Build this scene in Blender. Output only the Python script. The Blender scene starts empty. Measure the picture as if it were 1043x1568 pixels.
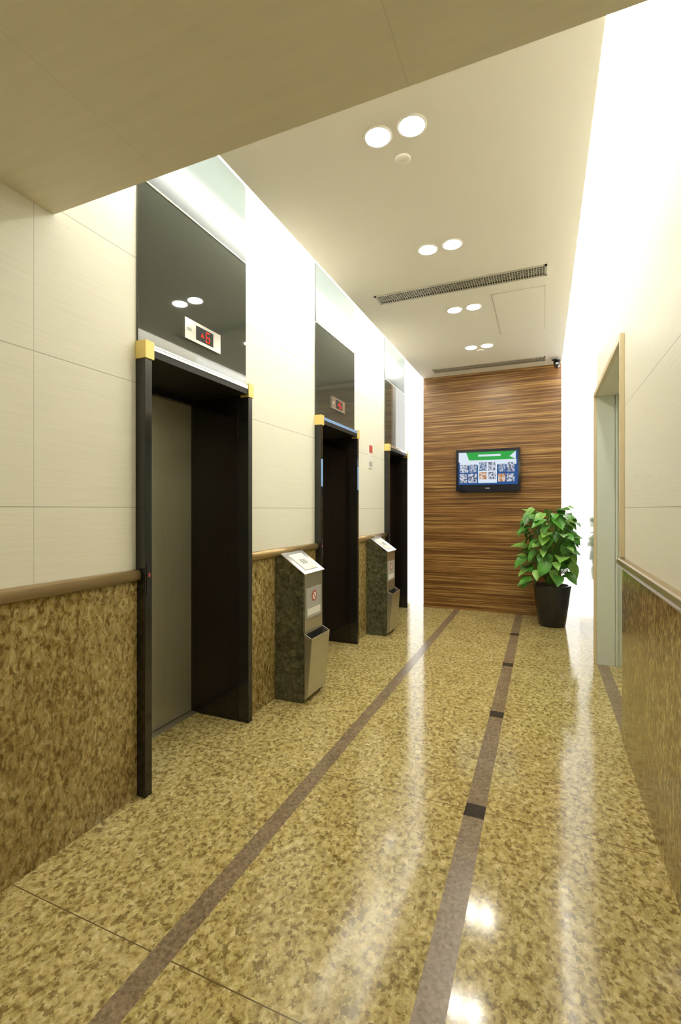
import bpy, math, random
from mathutils import Vector, Matrix
random.seed(7)
scene = bpy.context.scene
try:
    scene.view_settings.view_transform = 'Standard'
    scene.view_settings.look = 'None'
    scene.view_settings.exposure = 0.40
except Exception as e:
    print(e)

# ------------------------------------------------------------ materials
def new_mat(name):
    m = bpy.data.materials.new(name); m.use_nodes = True
    nt = m.node_tree
    b = nt.nodes.get('Principled BSDF')
    return m, nt, b
def N(nt, typ, **kw):
    n = nt.nodes.new(typ)
    for k, v in kw.items(): setattr(n, k, v)
    return n
def simple(name, col, rough=0.5, metal=0.0, ior=1.5, coat=0.0, noise=0.0, nscale=(30,30,30), bump=0.0, joints=None):
    m, nt, b = new_mat(name)
    b.inputs['Base Color'].default_value = (*col, 1)
    b.inputs['Roughness'].default_value = rough
    b.inputs['Metallic'].default_value = metal
    b.inputs['IOR'].default_value = ior
    b.inputs['Coat Weight'].default_value = coat
    b.inputs['Coat Roughness'].default_value = 0.05
    if noise > 0 or bump > 0:
        g = N(nt, 'ShaderNodeNewGeometry'); mp = N(nt, 'ShaderNodeMapping')
        mp.inputs['Scale'].default_value = nscale
        nt.links.new(g.outputs['Position'], mp.inputs['Vector'])
        no = N(nt, 'ShaderNodeTexNoise'); no.inputs['Scale'].default_value = 1.0
        no.inputs['Detail'].default_value = 4
        nt.links.new(mp.outputs[0], no.inputs['Vector'])
        if noise > 0:
            r = N(nt, 'ShaderNodeMapRange')
            r.inputs['From Min'].default_value = .3; r.inputs['From Max'].default_value = .7
            r.inputs['To Min'].default_value = 1-noise; r.inputs['To Max'].default_value = 1+noise
            nt.links.new(no.outputs['Fac'], r.inputs['Value'])
            vm = N(nt, 'ShaderNodeVectorMath', operation='SCALE')
            vm.inputs[0].default_value = col
            nt.links.new(r.outputs[0], vm.inputs['Scale'])
            out = vm.outputs[0]
            if joints:
                sp = N(nt, 'ShaderNodeSeparateXYZ'); nt.links.new(g.outputs['Position'], sp.inputs[0])
                j1 = joint_mask(nt, sp.outputs[joints[0]], joints[1], joints[2], joints[3])
                mx = N(nt, 'ShaderNodeMix', data_type='RGBA')
                nt.links.new(j1, mx.inputs['Factor']); nt.links.new(out, mx.inputs['A'])
                mx.inputs['B'].default_value = (*[c*.90 for c in col], 1); out = mx.outputs['Result']
            nt.links.new(out, b.inputs['Base Color'])
        if bump > 0:
            bp = N(nt, 'ShaderNodeBump'); bp.inputs['Strength'].default_value = bump
            bp.inputs['Distance'].default_value = .002
            nt.links.new(no.outputs['Fac'], bp.inputs['Height'])
            nt.links.new(bp.outputs[0], b.inputs['Normal'])
    return m
def emis(name, col, s):
    m, nt, b = new_mat(name)
    nt.nodes.remove(b)
    e = N(nt, 'ShaderNodeEmission'); e.inputs[0].default_value = (*col, 1); e.inputs[1].default_value = s
    nt.links.new(e.outputs[0], nt.nodes['Material Output'].inputs[0])
    return m
def ramp(nt, stops):
    r = N(nt, 'ShaderNodeValToRGB'); cr = r.color_ramp
    while len(cr.elements) < len(stops): cr.elements.new(0.5)
    for e, (p, c) in zip(cr.elements, stops):
        e.position = p; e.color = (*c, 1)
    return r
def joint_mask(nt, sock, period, origin, w):
    a = N(nt, 'ShaderNodeMath', operation='SUBTRACT'); a.inputs[1].default_value = origin
    nt.links.new(sock, a.inputs[0])
    p = N(nt, 'ShaderNodeMath', operation='PINGPONG'); p.inputs[1].default_value = period/2
    nt.links.new(a.outputs[0], p.inputs[0])
    l = N(nt, 'ShaderNodeMath', operation='LESS_THAN'); l.inputs[1].default_value = w/2
    nt.links.new(p.outputs[0], l.inputs[0])
    return l.outputs[0]

def granite(name, stops, scale=30, rough=.12, joint=None, fleck=.5, stretch=(1,1,1), rot=(0,0,0), bump=0.0, big=.25, dist=.5, fth=.86, fs=1.6, gv=(.80,1.18)):
    m, nt, b = new_mat(name)
    g = N(nt, 'ShaderNodeNewGeometry'); mp = N(nt, 'ShaderNodeMapping')
    mp.inputs['Scale'].default_value = stretch; mp.inputs['Rotation'].default_value = rot
    nt.links.new(g.outputs['Position'], mp.inputs['Vector'])
    n1 = N(nt, 'ShaderNodeTexNoise'); n1.inputs['Scale'].default_value = scale
    n1.inputs['Detail'].default_value = 6; n1.inputs['Roughness'].default_value = .72
    n1.inputs['Distortion'].default_value = dist
    nt.links.new(mp.outputs[0], n1.inputs['Vector'])
    n3 = N(nt, 'ShaderNodeTexNoise'); n3.inputs['Scale'].default_value = scale*.12; n3.inputs['Detail'].default_value = 2
    nt.links.new(mp.outputs[0], n3.inputs['Vector'])
    s3 = N(nt, 'ShaderNodeMath', operation='MULTIPLY_ADD'); s3.inputs[1].default_value = big; s3.inputs[2].default_value = -big/2
    nt.links.new(n3.outputs['Fac'], s3.inputs[0])
    ad = N(nt, 'ShaderNodeMath', operation='ADD')
    nt.links.new(n1.outputs['Fac'], ad.inputs[0]); nt.links.new(s3.outputs[0], ad.inputs[1])
    r = ramp(nt, stops); nt.links.new(ad.outputs[0], r.inputs[0])
    wn = N(nt, 'ShaderNodeTexNoise'); wn.inputs['Scale'].default_value = scale*2.5; wn.inputs['Detail'].default_value = 3
    nt.links.new(mp.outputs[0], wn.inputs['Vector'])
    ws = N(nt, 'ShaderNodeVectorMath', operation='SCALE'); ws.inputs['Scale'].default_value = .8/scale
    nt.links.new(wn.outputs['Color'], ws.inputs[0])
    wa = N(nt, 'ShaderNodeVectorMath', operation='ADD')
    nt.links.new(mp.outputs[0], wa.inputs[0]); nt.links.new(ws.outputs[0], wa.inputs[1])
    v = N(nt, 'ShaderNodeTexVoronoi'); v.inputs['Scale'].default_value = scale*fs
    nt.links.new(wa.outputs[0], v.inputs['Vector'])
    sx = N(nt, 'ShaderNodeSeparateColor'); nt.links.new(v.outputs['Color'], sx.inputs[0])
    gr = N(nt, 'ShaderNodeMapRange'); gr.inputs['To Min'].default_value = gv[0]; gr.inputs['To Max'].default_value = gv[1]
    nt.links.new(sx.outputs[1], gr.inputs['Value'])
    gs = N(nt, 'ShaderNodeVectorMath', operation='SCALE')
    nt.links.new(r.outputs[0], gs.inputs[0]); nt.links.new(gr.outputs[0], gs.inputs['Scale'])
    gt = N(nt, 'ShaderNodeMath', operation='GREATER_THAN'); gt.inputs[1].default_value = fth
    nt.links.new(sx.outputs[0], gt.inputs[0])
    mu = N(nt, 'ShaderNodeMath', operation='MULTIPLY'); mu.inputs[1].default_value = fleck
    nt.links.new(gt.outputs[0], mu.inputs[0])
    mx = N(nt, 'ShaderNodeMix', data_type='RGBA')
    nt.links.new(mu.outputs[0], mx.inputs['Factor'])
    nt.links.new(gs.outputs[0], mx.inputs['A'])
    mx.inputs['B'].default_value = (*[c*.8 for c in stops[0][1]], 1)
    out = mx.outputs['Result']
    if joint:
        sp = N(nt, 'ShaderNodeSeparateXYZ'); nt.links.new(g.outputs['Position'], sp.inputs[0])
        jm = joint_mask(nt, sp.outputs[joint[0]], joint[1], joint[2], joint[3])
        m2 = N(nt, 'ShaderNodeMix', data_type='RGBA')
        nt.links.new(jm, m2.inputs['Factor']); nt.links.new(out, m2.inputs['A'])
        m2.inputs['B'].default_value = (.14, .10, .045, 1)
        out = m2.outputs['Result']
    nt.links.new(out, b.inputs['Base Color'])
    b.inputs['Roughness'].default_value = rough
    if bump:
        bp = N(nt, 'ShaderNodeBump'); bp.inputs['Strength'].default_value = bump; bp.inputs['Distance'].default_value = .002
        nt.links.new(n1.outputs['Fac'], bp.inputs['Height']); nt.links.new(bp.outputs[0], b.inputs['Normal'])
    return m

M = {}
M['floor'] = granite('floor_granite', [(.35,(.20,.135,.04)),(.44,(.42,.32,.115)),(.53,(.545,.44,.18)),(.64,(.70,.60,.31))], 36, .11, joint=(1,1.125,1.14,.004), fleck=.70, stretch=(1,.85,1), rot=(0,0,.4), fth=.86, big=.14, dist=.45, gv=(.85,1.12), fs=2.2)
M['strip'] = granite('inlay_granite', [(.35,(.17,.12,.07)),(.5,(.26,.19,.115)),(.7,(.33,.26,.165))], 60, .22, fleck=.3, bump=.15)
M['square'] = simple('inlay_black_granite', (.035,.033,.028), .15, noise=.3, nscale=(90,90,90))
M['wains'] = granite('wainscot_granite', [(.34,(.13,.08,.022)),(.43,(.27,.19,.065)),(.53,(.40,.30,.115)),(.65,(.56,.46,.22))], 33, .13, fleck=.60, stretch=(1,1.25,.7), rot=(.6,0,0), big=.20, fth=.86, dist=.7, gv=(.86,1.12), fs=2.2)
M['greenmarble'] = granite('dark_green_marble', [(.35,(.045,.045,.025)),(.5,(.095,.095,.055)),(.7,(.17,.17,.10))], 25, .18, fleck=.4)

def tile_mat(name, base):
    m, nt, b = new_mat(name)
    g = N(nt, 'ShaderNodeNewGeometry'); sp = N(nt, 'ShaderNodeSeparateXYZ')
    nt.links.new(g.outputs['Position'], sp.inputs[0])
    jz = joint_mask(nt, sp.outputs[2], .61, 1.41, .004)
    jy = joint_mask(nt, sp.outputs[1], 200, 1.227, .002)
    ji = N(nt, 'ShaderNodeMath', operation='MAXIMUM')
    nt.links.new(jz, ji.inputs[0]); nt.links.new(jy, ji.inputs[1])
    mp = N(nt, 'ShaderNodeMapping'); mp.inputs['Scale'].default_value = (4, 4, 170)
    nt.links.new(g.outputs['Position'], mp.inputs['Vector'])
    no = N(nt, 'ShaderNodeTexNoise'); no.inputs['Scale'].default_value = 1; no.inputs['Detail'].default_value = 5
    nt.links.new(mp.outputs[0], no.inputs['Vector'])
    r = ramp(nt, [(.3, tuple(c*.96 for c in base)), (.5, base), (.7, tuple(min(1,c*1.02) for c in base))])
    nt.links.new(no.outputs['Fac'], r.inputs[0])
    mx = N(nt, 'ShaderNodeMix', data_type='RGBA')
    nt.links.new(ji.outputs[0], mx.inputs['Factor']); nt.links.new(r.outputs[0], mx.inputs['A'])
    mx.inputs['B'].default_value = (*[c*.58 for c in base], 1)
    nt.links.new(mx.outputs['Result'], b.inputs['Base Color'])
    b.inputs['Roughness'].default_value = .45
    bp = N(nt, 'ShaderNodeBump'); bp.inputs['Strength'].default_value = .08; bp.inputs['Distance'].default_value = .002
    nt.links.new(no.outputs['Fac'], bp.inputs['Height']); nt.links.new(bp.outputs[0], b.inputs['Normal'])
    return m
M['tile'] = tile_mat('cream_stone_tile', (.88,.865,.755))
M['tileR'] = tile_mat('cream_stone_tile_right', (.87,.85,.74))
M['white'] = simple('white_paint', (.88,.87,.83), .6)
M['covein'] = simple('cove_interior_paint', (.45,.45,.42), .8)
M['glosswhite'] = simple('gloss_white_panel', (.86,.86,.82), .12, coat=.6)
M['ceil'] = simple('ceiling_paint', (.88,.845,.77), .7)
M['lowceil'] = simple('bulkhead_stone', (.80,.74,.59), .55, noise=.03, nscale=(3,30,3), joints=(0,.9,-.35,.004))
M['jamb'] = simple('pale_green_panel', (.72,.77,.68), .4)
M['black'] = simple('black_gloss_metal', (.016,.015,.013), .10, ior=1.55)
M['satin'] = simple('black_satin_header', (.02,.018,.015), .45, ior=1.35)
M['reveal'] = simple('dark_gloss_reveal', (.014,.009,.007), .06, ior=1.5)
M['steel'] = simple('brushed_steel', (.54,.52,.43), .32, .85, noise=.08, nscale=(3,3,200))
M['doorsteel'] = simple('olive_brushed_door', (.42,.395,.27), .30, .5, ior=1.6, noise=.08, nscale=(150,150,2))
M['chrome'] = simple('bright_steel', (.78,.77,.73), .18, .9)
M['glass'] = simple('dark_back_painted_glass', (.050,.055,.044), .03, ior=1.6)
M['frost'] = simple('pale_frosted_glass', (.045,.054,.048), .3, ior=1.35)
M['gold'] = simple('gold_corner_cap', (.85,.66,.22), .35, .2)
M['rail'] = simple('bronze_rail', (.42,.30,.14), .25, .5)
M['beige'] = simple('beige_trim', (.74,.62,.40), .35)
M['blue'] = simple('blue_strip', (.25,.42,.80), .2)  # plain blue strips on the middle door's header and jambs
M['red'] = simple('red_plate', (.50,.08,.05), .4)
M['paper'] = simple('white_label', (.85,.85,.80), .5)
M['greylabel'] = simple('grey_label', (.42,.42,.40), .4)
M['dark'] = simple('dark_void', (.01,.01,.01), .7)
M['ventgrey'] = simple('vent_aluminium', (.48,.46,.39), .4, .2)
M['hline'] = simple('hatch_shadow_gap', (.62,.58,.50), .6)
M['soil'] = simple('soil', (.05,.03,.015), .9, noise=.4, nscale=(60,60,60))
M['pot'] = simple('black_ceramic', (.012,.012,.013), .18)
M['stem'] = simple('plant_stem', (.12,.26,.04), .5)
M['leaf'] = simple('plant_leaf', (.09,.29,.04), .30, noise=.45, nscale=(9,9,9))
M['leaf2'] = simple('plant_leaf_light', (.24,.47,.09), .30, noise=.3, nscale=(9,9,9))
M['tvcase'] = simple('tv_case', (.008,.010,.022), .12)
M['coveL'] = emis('cove_lamp_left', (1,.98,.90), 36)
M['coveR'] = emis('cove_lamp_right', (1,.98,.90), 24)
M['vslot'] = emis('vertical_slot_lamp', (1,.985,.93), 2.1)
M['lamp'] = emis('downlight_lamp', (1,.96,.84), 105)
M['led'] = emis('red_led', (1,.03,.01), 2.0)

def wood():
    m, nt, b = new_mat('zebrano_veneer')
    g = N(nt, 'ShaderNodeNewGeometry')
    mp = N(nt, 'ShaderNodeMapping'); mp.inputs['Scale'].default_value = (.9, 1, 62)
    nt.links.new(g.outputs['Position'], mp.inputs['Vector'])
    n1 = N(nt, 'ShaderNodeTexNoise'); n1.inputs['Scale'].default_value = 1; n1.inputs['Detail'].default_value = 2
    n1.inputs['Roughness'].default_value = .5
    nt.links.new(mp.outputs[0], n1.inputs['Vector'])
    mp2 = N(nt, 'ShaderNodeMapping'); mp2.inputs['Scale'].default_value = (4, 1, 190)
    nt.links.new(g.outputs['Position'], mp2.inputs['Vector'])
    n2 = N(nt, 'ShaderNodeTexNoise'); n2.inputs['Scale'].default_value = 1; n2.inputs['Detail'].default_value = 2
    nt.links.new(mp2.outputs[0], n2.inputs['Vector'])
    mm = N(nt, 'ShaderNodeMath', operation='MULTIPLY_ADD'); mm.inputs[1].default_value = .5; mm.inputs[2].default_value = -.25
    nt.links.new(n2.outputs['Fac'], mm.inputs[0])
    ad = N(nt, 'ShaderNodeMath', operation='ADD'); nt.links.new(n1.outputs['Fac'], ad.inputs[0]); nt.links.new(mm.outputs[0], ad.inputs[1])
    r = ramp(nt, [(.31,(.095,.036,.008)),(.45,(.20,.088,.020)),(.56,(.29,.142,.038)),(.71,(.52,.32,.115))])
    nt.links.new(ad.outputs[0], r.inputs[0])
    sp = N(nt, 'ShaderNodeSeparateXYZ'); nt.links.new(g.outputs['Position'], sp.inputs[0])
    j = joint_mask(nt, sp.outputs[2], .41, .0, .004)
    mx = N(nt, 'ShaderNodeMix', data_type='RGBA'); nt.links.new(j, mx.inputs['Factor'])
    nt.links.new(r.outputs[0], mx.inputs['A']); mx.inputs['B'].default_value = (.10,.045,.015,1)
    nt.links.new(mx.outputs['Result'], b.inputs['Base Color'])
    b.inputs['Roughness'].default_value = .35
    return m
M['wood'] = wood()

def photo_mat(name, c1, c2, sc):
    m, nt, b = new_mat(name); nt.nodes.remove(b)
    g = N(nt, 'ShaderNodeNewGeometry'); no = N(nt, 'ShaderNodeTexNoise'); no.inputs['Scale'].default_value = sc
    nt.links.new(g.outputs['Position'], no.inputs['Vector'])
    r = ramp(nt, [(.4, c1), (.6, c2)]); nt.links.new(no.outputs['Fac'], r.inputs[0])
    e = N(nt, 'ShaderNodeEmission'); e.inputs[1].default_value = .7
    nt.links.new(r.outputs[0], e.inputs[0]); nt.links.new(e.outputs[0], nt.nodes['Material Output'].inputs[0])
    return m
M['scr_blue'] = emis('screen_blue', (.04,.12,.36), .6)
M['scr_white'] = emis('screen_white', (.80,.90,1), .68)
M['scr_green'] = emis('screen_green', (.05,.42,.08), .7)
M['scr_p1'] = photo_mat('screen_photo_grey', (.12,.14,.2), (.7,.75,.85), 40)
M['scr_p2'] = photo_mat('screen_photo_warm', (.5,.2,.08), (.8,.7,.6), 40)
M['scr_p3'] = photo_mat('screen_photo_blue', (.08,.15,.3), (.55,.6,.7), 45)

# ------------------------------------------------------------ mesh builder
class MB:
    def __init__(s): s.v=[]; s.f=[]; s.mi=[]; s.mats=[]; s.sm=[]
    def _m(s, key):
        if key not in s.mats: s.mats.append(key)
        return s.mats.index(key)
    def face(s, idx, key, smooth=False): s.f.append(idx); s.mi.append(s._m(key)); s.sm.append(smooth)
    def box(s, x0,x1,y0,y1,z0,z1,key):
        b=len(s.v)
        s.v += [(x,y,z) for z in (z0,z1) for y in (y0,y1) for x in (x0,x1)]
        for q in [(0,2,3,1),(4,5,7,6),(0,1,5,4),(2,6,7,3),(0,4,6,2),(1,3,7,5)]:
            s.face([b+i for i in q], key)
    def quad(s, pts, key):
        b=len(s.v); s.v += [tuple(p) for p in pts]; s.face([b+i for i in range(len(pts))], key)
    def prismY(s, prof, y0, y1, key, smooth=False):
        b=len(s.v); n=len(prof)
        s.v += [(x,y0,z) for x,z in prof] + [(x,y1,z) for x,z in prof]
        s.face([b+i for i in range(n)], key); s.face([b+n+i for i in reversed(range(n))], key)
        for i in range(n):
            j=(i+1)%n; s.face([b+j,b+i,b+n+i,b+n+j], key, smooth)
    def lathe(s, c, prof, key, seg=32, axis='Z', smooth=True):
        b=len(s.v)
        for r,h in prof:
            for k in range(seg):
                a=2*math.pi*k/seg
                p=(r*math.cos(a), r*math.sin(a), h)
                if axis=='Y': p=(p[0], p[2], p[1])
                if axis=='X': p=(p[2], p[0], p[1])
                s.v.append((c[0]+p[0], c[1]+p[1], c[2]+p[2]))
        for i in range(len(prof)-1):
            for k in range(seg):
                k2=(k+1)%seg
                s.face([b+i*seg+k, b+i*seg+k2, b+(i+1)*seg+k2, b+(i+1)*seg+k], key, smooth)
        s.face([b+k for k in reversed(range(seg))], key)
        s.face([b+(len(prof)-1)*seg+k for k in range(seg)], key)
    def tube(s, pts, rad, key, seg=6):
        b=len(s.v); n=len(pts)
        for i,p in enumerate(pts):
            d=(Vector(pts[min(i+1,n-1)])-Vector(pts[max(i-1,0)])).normalized()
            a=d.orthogonal().normalized(); c=d.cross(a)
            r=rad*(1-.4*i/(n-1))
            for k in range(seg):
                t=2*math.pi*k/seg
                s.v.append(tuple(Vector(p)+a*r*math.cos(t)+c*r*math.sin(t)))
        for i in range(n-1):
            for k in range(seg):
                k2=(k+1)%seg
                s.face([b+i*seg+k,b+i*seg+k2,b+(i+1)*seg+k2,b+(i+1)*seg+k], key, True)
    def build(s, name, bevel=0):
        me=bpy.data.meshes.new(name); me.from_pydata(s.v,[],s.f)
        for k in s.mats: me.materials.append(M[k])
        for p,mi,sm in zip(me.polygons,s.mi,s.sm): p.material_index=mi; p.use_smooth=sm
        me.update()
        o=bpy.data.objects.new(name,me); scene.collection.objects.link(o)
        if bevel:
            md=o.modifiers.new('bevel','BEVEL'); md.width=bevel; md.segments=2; md.limit_method='ANGLE'; md.angle_limit=math.radians(50)
        return o

XL, XR = -1.83, .45
YB, YF = -3.0, 6.95
ZC, ZT, ZL = 3.28, 3.60, 2.60
YE = 1.31
DY = [1.73, 3.70, 5.67]; DW = .92; DH = 2.20

# ------------------------------------------------------------ floor
b = MB()
xs = [-2.5,-1.14,-1.06,-.335,-.245,2.0]
for i in range(5):
    x0,x1 = xs[i],xs[i+1]
    if i==1: b.quad([(x0,YB,0),(x1,YB,0),(x1,YF,0),(x0,YF,0)],'strip')
    elif i==3:
        y=YB; sq=[1.14+1.125*k for k in range(-3,5)]
        for q in sq:
            b.quad([(x0,y,0),(x1,y,0),(x1,q-.05,0),(x0,q-.05,0)],'strip')
            b.quad([(x0,q-.05,0),(x1,q-.05,0),(x1,q+.05,0),(x0,q+.05,0)],'square'); y=q+.05
        b.quad([(x0,y,0),(x1,y,0),(x1,YF,0),(x0,YF,0)],'strip')
    elif i==4:
        b.quad([(x0,YB,0),(.45,YB,0),(.45,YF,0),(x0,YF,0)],'floor')
        b.quad([(.45,YB,0),(.54,YB,0),(.54,YF,0),(.45,YF,0)],'strip')
        b.quad([(.54,YB,0),(x1,YB,0),(x1,YF,0),(.54,YF,0)],'floor')
    else: b.quad([(x0,YB,0),(x1,YB,0),(x1,YF,0),(x0,YF,0)],'floor')
b.box(-2.5,2.0,YB,YF,-.12,-.002,'floor')
b.build('floor')

# ------------------------------------------------------------ left wall
segs=[(YB,DY[0])]+[(DY[i]+DW,DY[i+1]) for i in range(2)]+[(DY[2]+DW,YF)]
for y0,y1 in segs:
    b = MB(); b.box(-2.5,XL,y0,y1,0,ZT,'tile'); b.build('wall_left')
for y in DY:
    b = MB(); b.box(-2.5,XL,y,y+DW,DH,ZT,'tile'); b.build('wall_left')
    b = MB(); b.box(-2.5,-2.42,y,y+DW,0,DH,'dark'); b.build('wall_left')
for y0,y1 in segs[:3]:
    b = MB(); b.box(XL,-1.82,y0,y1-.001,0,1.055,'wains'); b.build('wall_panel_left')
def rail(prof_dir, x, y0, y1, key, bb):
    pr=[(x,1.05)]
    for k in range(9):
        a=-math.pi/2+math.pi*k/8
        pr.append((x+prof_dir*(.018+.022*math.cos(a)),1.079+.029*math.sin(a)))
    pr.append((x,1.108))
    bb.prismY(pr,y0,y1,key,True)
for y0,y1 in segs[:3]:
    b = MB(); rail(1,XL,y0,y1-.003,'rail',b); b.build('trim_rail_left')

# ------------------------------------------------------------ right wall
OY0,OY1,OZ=3.30,4.85,2.42
b = MB()
b.box(XR,XR+.16,YB,OY0,0,ZT,'tileR')
b.box(XR,XR+.16,OY0,OY1,OZ,ZT,'tileR')
b.box(XR,XR+.16,OY1,YF,0,ZT,'glosswhite')
b.box(XR+.16,1.85,OY0-.12,OY0,0,OZ+.1,'jamb')
b.box(XR+.16,1.85,OY1,OY1+.12,0,OZ+.1,'jamb')
b.box(1.85,1.97,OY0-.12,OY1+.12,0,OZ+.1,'jamb')
b.box(XR+.16,1.85,OY0,OY1,OZ,OZ+.1,'white')
b.build('wall_right')
b = MB(); b.box(XR,XR+.14,OY1-.012,OY1-.001,0,OZ,'jamb')
b.box(XR+.145,XR+.16,OY1-.03,OY1-.001,0,OZ,'jamb'); b.build('trim_opening_lining')
b = MB(); b.box(.44,XR,YB,OY0,0,1.055,'wains'); b.build('wall_panel_right')
b = MB(); rail(-1,XR,YB,OY0+.005,'rail',b); b.build('trim_rail_right')
b = MB()
b.box(.425,XR,OY0-.03,OY0+.004,1.11,2.46,'beige')
b.box(.425,XR,OY0+.004,OY1,2.42,2.46,'beige')
b.box(.425,XR,OY1,OY1+.035,0,2.46,'beige')
b.build('trim_opening_frame',.003)

# ------------------------------------------------------------ far wall
b = MB()
b.box(-2.5,2.0,YF,YF+.15,0,ZT,'white'); b.build('wall_far')
b = MB()
b.box(-1.58,.22,6.72,6.80,0,ZC,'wood')
b.box(-1.50,.14,6.80,YF-.001,0,ZC,'white'); b.build('wall_panel_far')
b = MB()
b.box(XL+.005,-1.585,YF-.03,YF-.002,.0,ZT-.06,'vslot'); b.box(.225,XR-.005,YF-.03,YF-.002,.0,ZT-.06,'vslot')
b.build('vertical_light_slot')
b = MB(); b.box(-2.5,2.0,YB-.15,YB,0,ZT,'tileR'); b.build('wall_back')

# ------------------------------------------------------------ ceilings
b = MB()
b.box(-1.58,.22,YE,6.80,ZC,ZC+.06,'ceil')
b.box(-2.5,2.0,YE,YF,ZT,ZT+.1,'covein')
b.build('ceiling')
b = MB(); b.box(XL,XR,YB,YE,ZL,ZT+.1,'lowceil'); b.build('ceiling_bulkhead')
b = MB()
for (xa,xb,kk) in ((-1.615,-1.59,'coveL'),(.23,.255,'coveR')):
    b.box(xa,xb,YE+.03,6.75,ZC+.075,ZC+.175,kk)
for (xa,xb) in ((-1.59,-1.57),(.21,.23)):
    b.box(xa,xb,YE+.03,6.75,ZC+.062,ZC+.18,'white')
b.build('cove_light')

def frame_lines(bb,x0,x1,y0,y1,z,w,key):
    bb.box(x0,x1,y0,y0+w,z,z+.002,key); bb.box(x0,x1,y1-w,y1,z,z+.002,key)
    bb.box(x0,x0+w,y0,y1,z,z+.002,key); bb.box(x1-w,x1,y0,y1,z,z+.002,key)
b = MB(); frame_lines(b,-.42,.02,4.32,5.35,ZC-.002,.005,'hline'); b.box(-.41,.01,4.33,5.34,ZC-.004,ZC,'ceil')
b.build('ceiling_access_hatch')

def vent(y0,y1):
    b=MB(); x0,x1=-1.37,.03; z=ZC
    b.box(x0,x1,y0,y0+.018,z-.008,z,'ventgrey'); b.box(x0,x1,y1-.018,y1,z-.008,z,'ventgrey')
    b.box(x0,x0+.018,y0,y1,z-.008,z,'ventgrey'); b.box(x1-.018,x1,y0,y1,z-.008,z,'ventgrey')
    b.box(x0+.01,x1-.01,y0+.01,y1-.01,z-.002,z,'dark')
    n=int((x1-x0-.036)/.020)
    for i in range(n):
        x=x0+.018+i*.020; b.box(x+.004,x+.010,y0+.018,y1-.018,z-.007,z-.001,'ventgrey')
    k=int((y1-y0-.036)/.03)
    for i in range(1,k+1):
        y=y0+.018+i*.026; b.box(x0+.018,x1-.018,y-.003,y+.003,z-.0075,z-.001,'ventgrey')
    b.build('air_vent')
vent(3.95,4.13); vent(6.32,6.50)

def downlight(x,y,z,r=.062,lamp='lamp'):
    b=MB()
    b.lathe((x,y,z),[(r+.012,0),(r+.012,-.004),(r+.004,-.007),(r,-.006)],'white',32)
    b.lathe((x,y,z),[(r-.002,-.0062),(r-.002,-.0075),(r*.7,-.009)],lamp,32)
    b.build('recessed_downlight')
for k in range(4):
    for x in (-.765,-.59): downlight(x,2.265+1.125*k,ZC)
for y in (-.4,-1.8):  # unseen pairs behind the camera, added as fill light for the foreground
    for x in (-.765,-.59): downlight(x,y,ZL)
downlight(1.2,4.1,OZ,.05)  # unseen downlight added to brighten the side passage
for (x,y) in [(-.69,2.46),(-.68,5.78)]:
    b=MB(); b.lathe((x,y,ZC),[(.042,0),(.042,-.006),(.036,-.010),(.01,-.011)],'ceil',28); b.build('ceiling_sprinkler_cover')

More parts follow.
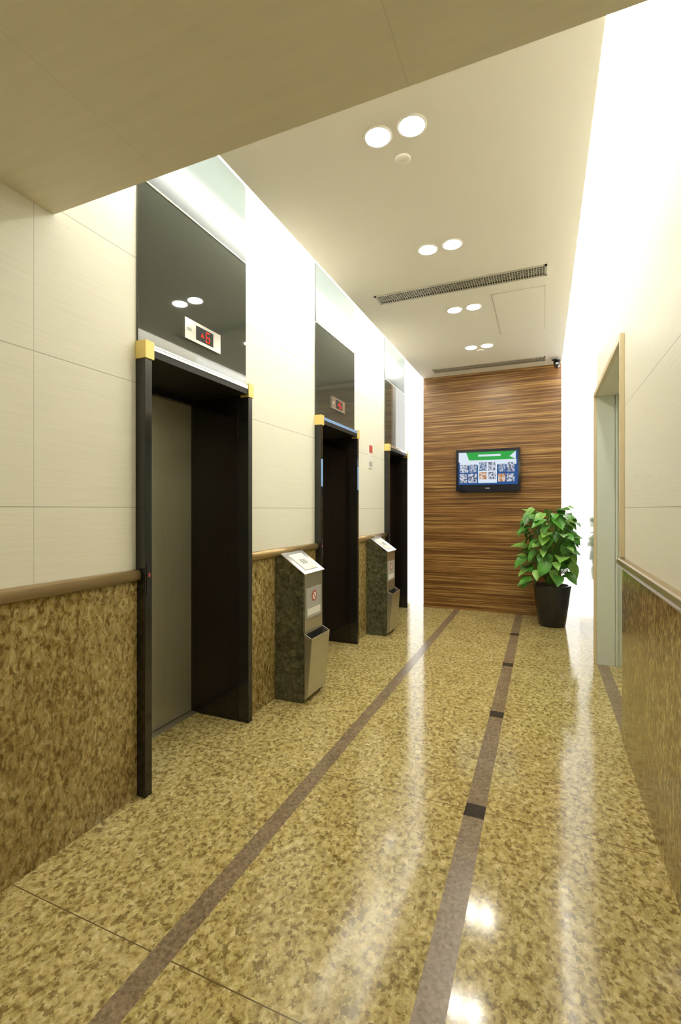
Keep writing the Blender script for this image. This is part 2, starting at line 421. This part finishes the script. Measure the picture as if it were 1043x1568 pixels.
# ------------------------------------------------------------ elevators
def elevator(i,y):
    b=MB(); y1=y+DW; fx=-1.77; bk=-2.28; w=.045
    b.box(bk,fx,y+.001,y+w,0,DH,'black'); b.box(bk,fx,y1-w,y1-.001,0,DH,'black')
    b.box(bk,fx,y+w,y1-w,DH-.05,DH,'satin')
    b.box(-2.22,-1.85,y1-w-.004,y1-w,0.005,DH-.05,'reveal')
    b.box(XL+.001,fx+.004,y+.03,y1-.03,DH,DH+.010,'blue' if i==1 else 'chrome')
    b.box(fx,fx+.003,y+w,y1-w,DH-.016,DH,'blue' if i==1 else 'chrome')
    for yy in (y-.004,y1-w-.006):
        b.box(XL+.001,fx+.008,yy,yy+w+.012,DH-.065,DH+.022,'gold')
    b.box(-2.265,-2.235,y+w,y+.43,0.012,DH-.05,'doorsteel'); b.box(-2.275,-2.240,y+.428,y1-w,0.012,DH-.05,'doorsteel')
    b.box(-2.28,-2.19,y+w,y1-w,0.0,.008,'steel')
    b.box(-2.28,-2.20,y+w,y1-w,DH-.09,DH-.05,'black')
    b.box(XL+.001,-1.818,y+.003,y1-.003,DH+.010,3.03,'glass')
    b.box(XL+.001,-1.814,y+.003,y1-.003,3.03,3.04,'chrome')
    b.box(XL+.001,-1.820,y+.003,y1-.003,3.04,ZT-.05,'frost')
    if i==1:
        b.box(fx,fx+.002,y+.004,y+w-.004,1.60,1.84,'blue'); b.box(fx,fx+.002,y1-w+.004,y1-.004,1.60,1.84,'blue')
    b.box(fx,fx+.003,y+.010,y+w-.008,.98,1.14,'dark')
    b.box(fx+.003,fx+.006,y+.018,y+w-.016,1.07,1.09,'red')
    b.build('elevator_door',.0025)
    if i==2: return
    b=MB(); a0,a1=y+.32,y+.63; z0,z1=2.345,2.46; x=-1.818
    b.box(x,x+.012,a0,a1,z0,z1,'chrome')
    b.box(x+.012,x+.0135,a0+.09,a1-.07,z0+.018,z1-.018,'dark')
    xs0=x+.0135; cy=(a0+a1)/2+.035; s=.017; cz=(z0+z1)/2; t=.005
    def seg(ya,yb,za,zb): b.box(xs0,xs0+.001,ya,yb,za,zb,'led')
    seg(cy-s,cy+s,cz+.030-t,cz+.030); seg(cy-s,cy+s,cz-t/2,cz+t/2); seg(cy-s,cy+s,cz-.030,cz-.030+t)
    seg(cy-s,cy-s+t,cz-.030,cz+.030); seg(cy+s-t,cy+s,cz-.030,cz)
    b.quad([(xs0+.001,cy-.062,cz-.012),(xs0+.001,cy-.036,cz-.012),(xs0+.001,cy-.049,cz+.012)],'led')
    b.box(x+.012,x+.014,a0+.02,a0+.05,cz-.008,cz+.008,'greylabel')
    b.build('floor_indicator_display',.0)
for i,y in enumerate(DY): elevator(i,y)

# ------------------------------------------------------------ bins
def bin_stand(y):
    b=MB(); y1=y+.32; xb=-1.815; xf=-1.585
    prof=[(xb,.0),(xf-.01,.0),(xf,.03),(xf,.93),(xb+.045,1.065),(xb,1.04)]
    b.prismY(prof,y,y+.022,'greenmarble'); b.prismY(prof,y1-.022,y1,'greenmarble')
    pin=[(xb,.02),(xf+.002,.02),(xf+.002,.925),(xb+.045,1.055),(xb,1.03)]
    b.prismY(pin,y+.022,y1-.010,'steel')
    def lid(u0,u1,h0,h1,ya,yb,key):
        A=Vector((xf+.006,.93)); B=Vector((xb+.045,1.065)); d=B-A; n=Vector((-d.y,d.x)).normalized()
        if n.y<0: n=-n
        pr=[A+d*u0+n*h0,A+d*u1+n*h0,A+d*u1+n*h1,A+d*u0+n*h1]
        b.prismY([(p.x,p.y) for p in pr],ya,yb,key)
    lid(-.03,1.02,.001,.010,y-.006,y1+.006,'chrome')
    lid(.12,.88,.010,.014,y+.06,y1-.06,'paper')
    lid(.40,.60,.014,.017,y+.12,y1-.12,'greylabel')
    b.box(xf+.002,xf+.006,y+.04,y1-.03,.60,.82,'greylabel')
    b.box(xf+.006,xf+.007,y+.06,y1-.05,.62,.67,'paper')
    b.lathe((xf+.006,y+.165,.755),[(.040,0),(.040,.0015)],'red',24,axis='X')
    b.lathe((xf+.0075,y+.165,.755),[(.028,0),(.028,.0008)],'paper',24,axis='X')
    b.quad([(xf+.009,y+.137,.78),(xf+.009,y+.145,.785),(xf+.009,y+.193,.73),(xf+.009,y+.185,.725)],'red')
    x0=xf+.003; zt=.47; zb=.05; xt=-1.520; xo=-1.555; t=.006
    pf=[(xo-t,zb),(xo,zb),(xt,zt),(xt-t,zt)]
    b.prismY(pf,y+.012,y1-.004,'steel')
    side=[(x0,zb),(xo-t,zb),(xt-t,zt),(x0,zt+.03)]
    b.prismY(side,y+.012,y+.018,'steel'); b.prismY(side,y1-.010,y1-.004,'steel')
    b.box(x0,x0+.002,y+.018,y1-.010,zb,zt+.02,'dark')
    b.prismY([(x0,zb),(xo-t,zb),(xt-.012,zt-.05),(x0,zt-.05)],y+.018,y1-.010,'dark')
    b.build('ashtray_bin_stand',.002)
bin_stand(3.02); bin_stand(4.99)

b=MB(); b.box(XL,XL+.008,5.08,5.20,1.87,2.14,'paper'); b.box(XL+.008,XL+.010,5.085,5.195,2.05,2.135,'red')
b.box(XL+.008,XL+.010,5.09,5.19,1.89,1.95,'greylabel'); b.build('wall_notice_sign',.001)

# ------------------------------------------------------------ tv
b=MB(); x0,x1,z0,z1=-1.10,-.27,1.65,2.215; yf=6.62
b.box(x0,x1,yf,yf+.055,z0,z1,'tvcase')
b.box(x0+.2,x1-.2,yf+.055,6.72,z0+.12,z1-.12,'dark')
b.box(x0+.05,x1-.05,yf+.01,yf+.045,z0-.02,z0,'tvcase')
w=.035; sx0,sx1,sz0,sz1=x0+w,x1-w,z0+.085,z1-.04; ys=yf-.001
def sq(a0,a1,c0,c1,key,d):
    X0=sx0+(sx1-sx0)*a0; X1=sx0+(sx1-sx0)*a1; Z0=sz0+(sz1-sz0)*c0; Z1=sz0+(sz1-sz0)*c1
    b.quad([(X0,ys-d,Z0),(X1,ys-d,Z0),(X1,ys-d,Z1),(X0,ys-d,Z1)],key)
sq(0,1,0,1,'scr_blue',0)
sq(.0,.97,.70,1,'scr_white',.0004)
b.quad([(sx0+.10,ys-.0008,sz1),(sx1-.02,ys-.0008,sz1),(sx1-.10,ys-.0008,sz1-.07),(sx1-.02,ys-.0008,sz1-.11),(sx0+.14,ys-.0008,sz1-.11)],'scr_green')
sq(.34,.72,.86,.92,'scr_white',.0012)
sq(.02,.98,.60,.75,'scr_white',.0005); sq(.34,.66,.05,.72,'scr_white',.0006)
for (a0,a1,c0,c1,k) in [(.02,.17,.38,.62,'scr_p1'),(.19,.32,.38,.62,'scr_p3'),(.02,.15,.06,.34,'scr_p1'),(.17,.32,.06,.34,'scr_p1'),
    (.36,.49,.42,.68,'scr_p3'),(.51,.64,.42,.68,'scr_p1'),(.36,.49,.16,.38,'scr_p2'),(.51,.64,.16,.38,'scr_p1'),
    (.68,.80,.38,.62,'scr_p3'),(.82,.95,.38,.66,'scr_p1'),(.68,.80,.08,.32,'scr_p2'),(.82,.95,.08,.32,'scr_p1')]:
    sq(a0,a1,c0,c1,k,.0012)
b.box((x0+x1)/2-.03,(x0+x1)/2+.03,yf-.002,yf,z0+.03,z0+.042,'greylabel')
b.build('wall_television',.004)

# ------------------------------------------------------------ security camera
b=MB(); cx,cy=.14,6.52
b.lathe((cx,cy,ZC),[(.035,0),(.035,-.008),(.012,-.012),(.012,-.05),(.02,-.055)],'pot',20)
b.lathe((cx+.02,cy-.10,ZC-.075),[(.012,0),(.03,.004),(.033,.03),(.033,.13),(.026,.145)],'pot',20,axis='Y')
b.lathe((cx+.02,cy-.104,ZC-.075),[(.014,0),(.018,.006)],'greylabel',16,axis='Y')
b.box(cx-.02,cx+.06,cy-.115,cy+.04,ZC-.042,ZC-.036,'pot')
b.build('security_camera')

# ------------------------------------------------------------ plant
b=MB(); px,py=.10,6.26
prof=[(.135,0),(.15,.01),(.185,.25),(.205,.42),(.21,.46),(.215,.475),(.212,.49),(.195,.49)]
b.lathe((px,py,0),prof,'pot',40)
b.lathe((px,py,.475),[(.193,0),(.18,.018),(.05,.028)],'soil',32)
def leaf(pos,d,up,L,W,key):
    d=d.normalized(); s=d.cross(up)
    if s.length<1e-3: s=Vector((1,0,0))
    s.normalize(); n=s.cross(d).normalized()
    ts=[0,.08,.25,.45,.65,.85,1.0]; ws=[.10,.36,.5,.48,.36,.16,0.0]
    base=len(b.v); dr=random.uniform(.15,.45)
    for t,wv in zip(ts,ws):
        c=pos+d*(L*t)-n*(dr*L*t*t)
        if t==.08: cb=-d*(L*.06)
        else: cb=Vector((0,0,0))
        for sgn in (-1,-.5,0,.5,1):
            wav=random.uniform(-.01,.01)*L
            b.v.append(tuple(c+cb*abs(sgn)+s*(W*wv*sgn)+n*(.22*W*wv*abs(sgn)*1.2+wav)))
    for i in range(len(ts)-1):
        for k in range(4):
            q=base+i*5+k; b.face([q,q+1,q+6,q+5],key,True)
for i in range(150):
    z=random.choice([random.uniform(.56,1.42),random.uniform(.80,1.36)])
    tz=(z-1.0)/.50; rr=.35*math.sqrt(max(.10,1-tz*tz*.80))
    if z<.75: rr=.29
    a=random.uniform(0,2*math.pi); r=rr*random.uniform(.40,1)**.6
    P=Vector((px+r*math.cos(a)*1.0,py+r*math.sin(a)*.80,z))
    if P.x>.32: P.x=.32-random.uniform(0,.05)
    root=Vector((px+random.uniform(-.06,.06),py+random.uniform(-.06,.06),.48))
    mid=Vector((px+(P.x-px)*.35,py+(P.y-py)*.35,z*.8+.1 if z>.7 else z+.1))
    pts=[]
    for t in (0,.25,.5,.75,1):
        pts.append(tuple(root*(1-t)**2+mid*2*t*(1-t)+P*t*t))
    b.tube(pts,.005,'stem',5)
    out=Vector((math.cos(a),math.sin(a),0))
    d=out*random.uniform(.4,1)+Vector((random.uniform(-.4,.4),random.uniform(-.4,.4),random.uniform(-.9,.40)))
    L=random.uniform(.12,.20)
    tip=P+d.normalized()*L
    if tip.x>.42: d.x=-abs(d.x)*.4
    if tip.y>6.66: d.y=-abs(d.y)
    leaf(P,d,Vector((random.uniform(-.3,.3),random.uniform(-.6,.0),1)),L,L*random.uniform(.62,.85),random.choice(['leaf','leaf','leaf2']))
b.build('potted_pothos_plant')

# ------------------------------------------------------------ world + camera
w=bpy.data.worlds.new('world'); scene.world=w; w.use_nodes=True
w.node_tree.nodes['Background'].inputs[0].default_value=(.9,.85,.7,1); w.node_tree.nodes['Background'].inputs[1].default_value=.15
cam=bpy.data.cameras.new('camera'); co=bpy.data.objects.new('camera',cam); scene.collection.objects.link(co)
cam.sensor_fit='VERTICAL'; cam.sensor_height=36; cam.sensor_width=24; cam.lens=36*724/1568
cam.shift_y=-4/1568; cam.clip_start=.02
co.location=(0,0,1.40); co.rotation_euler=(math.radians(90),0,math.atan(310/724))
scene.camera=co
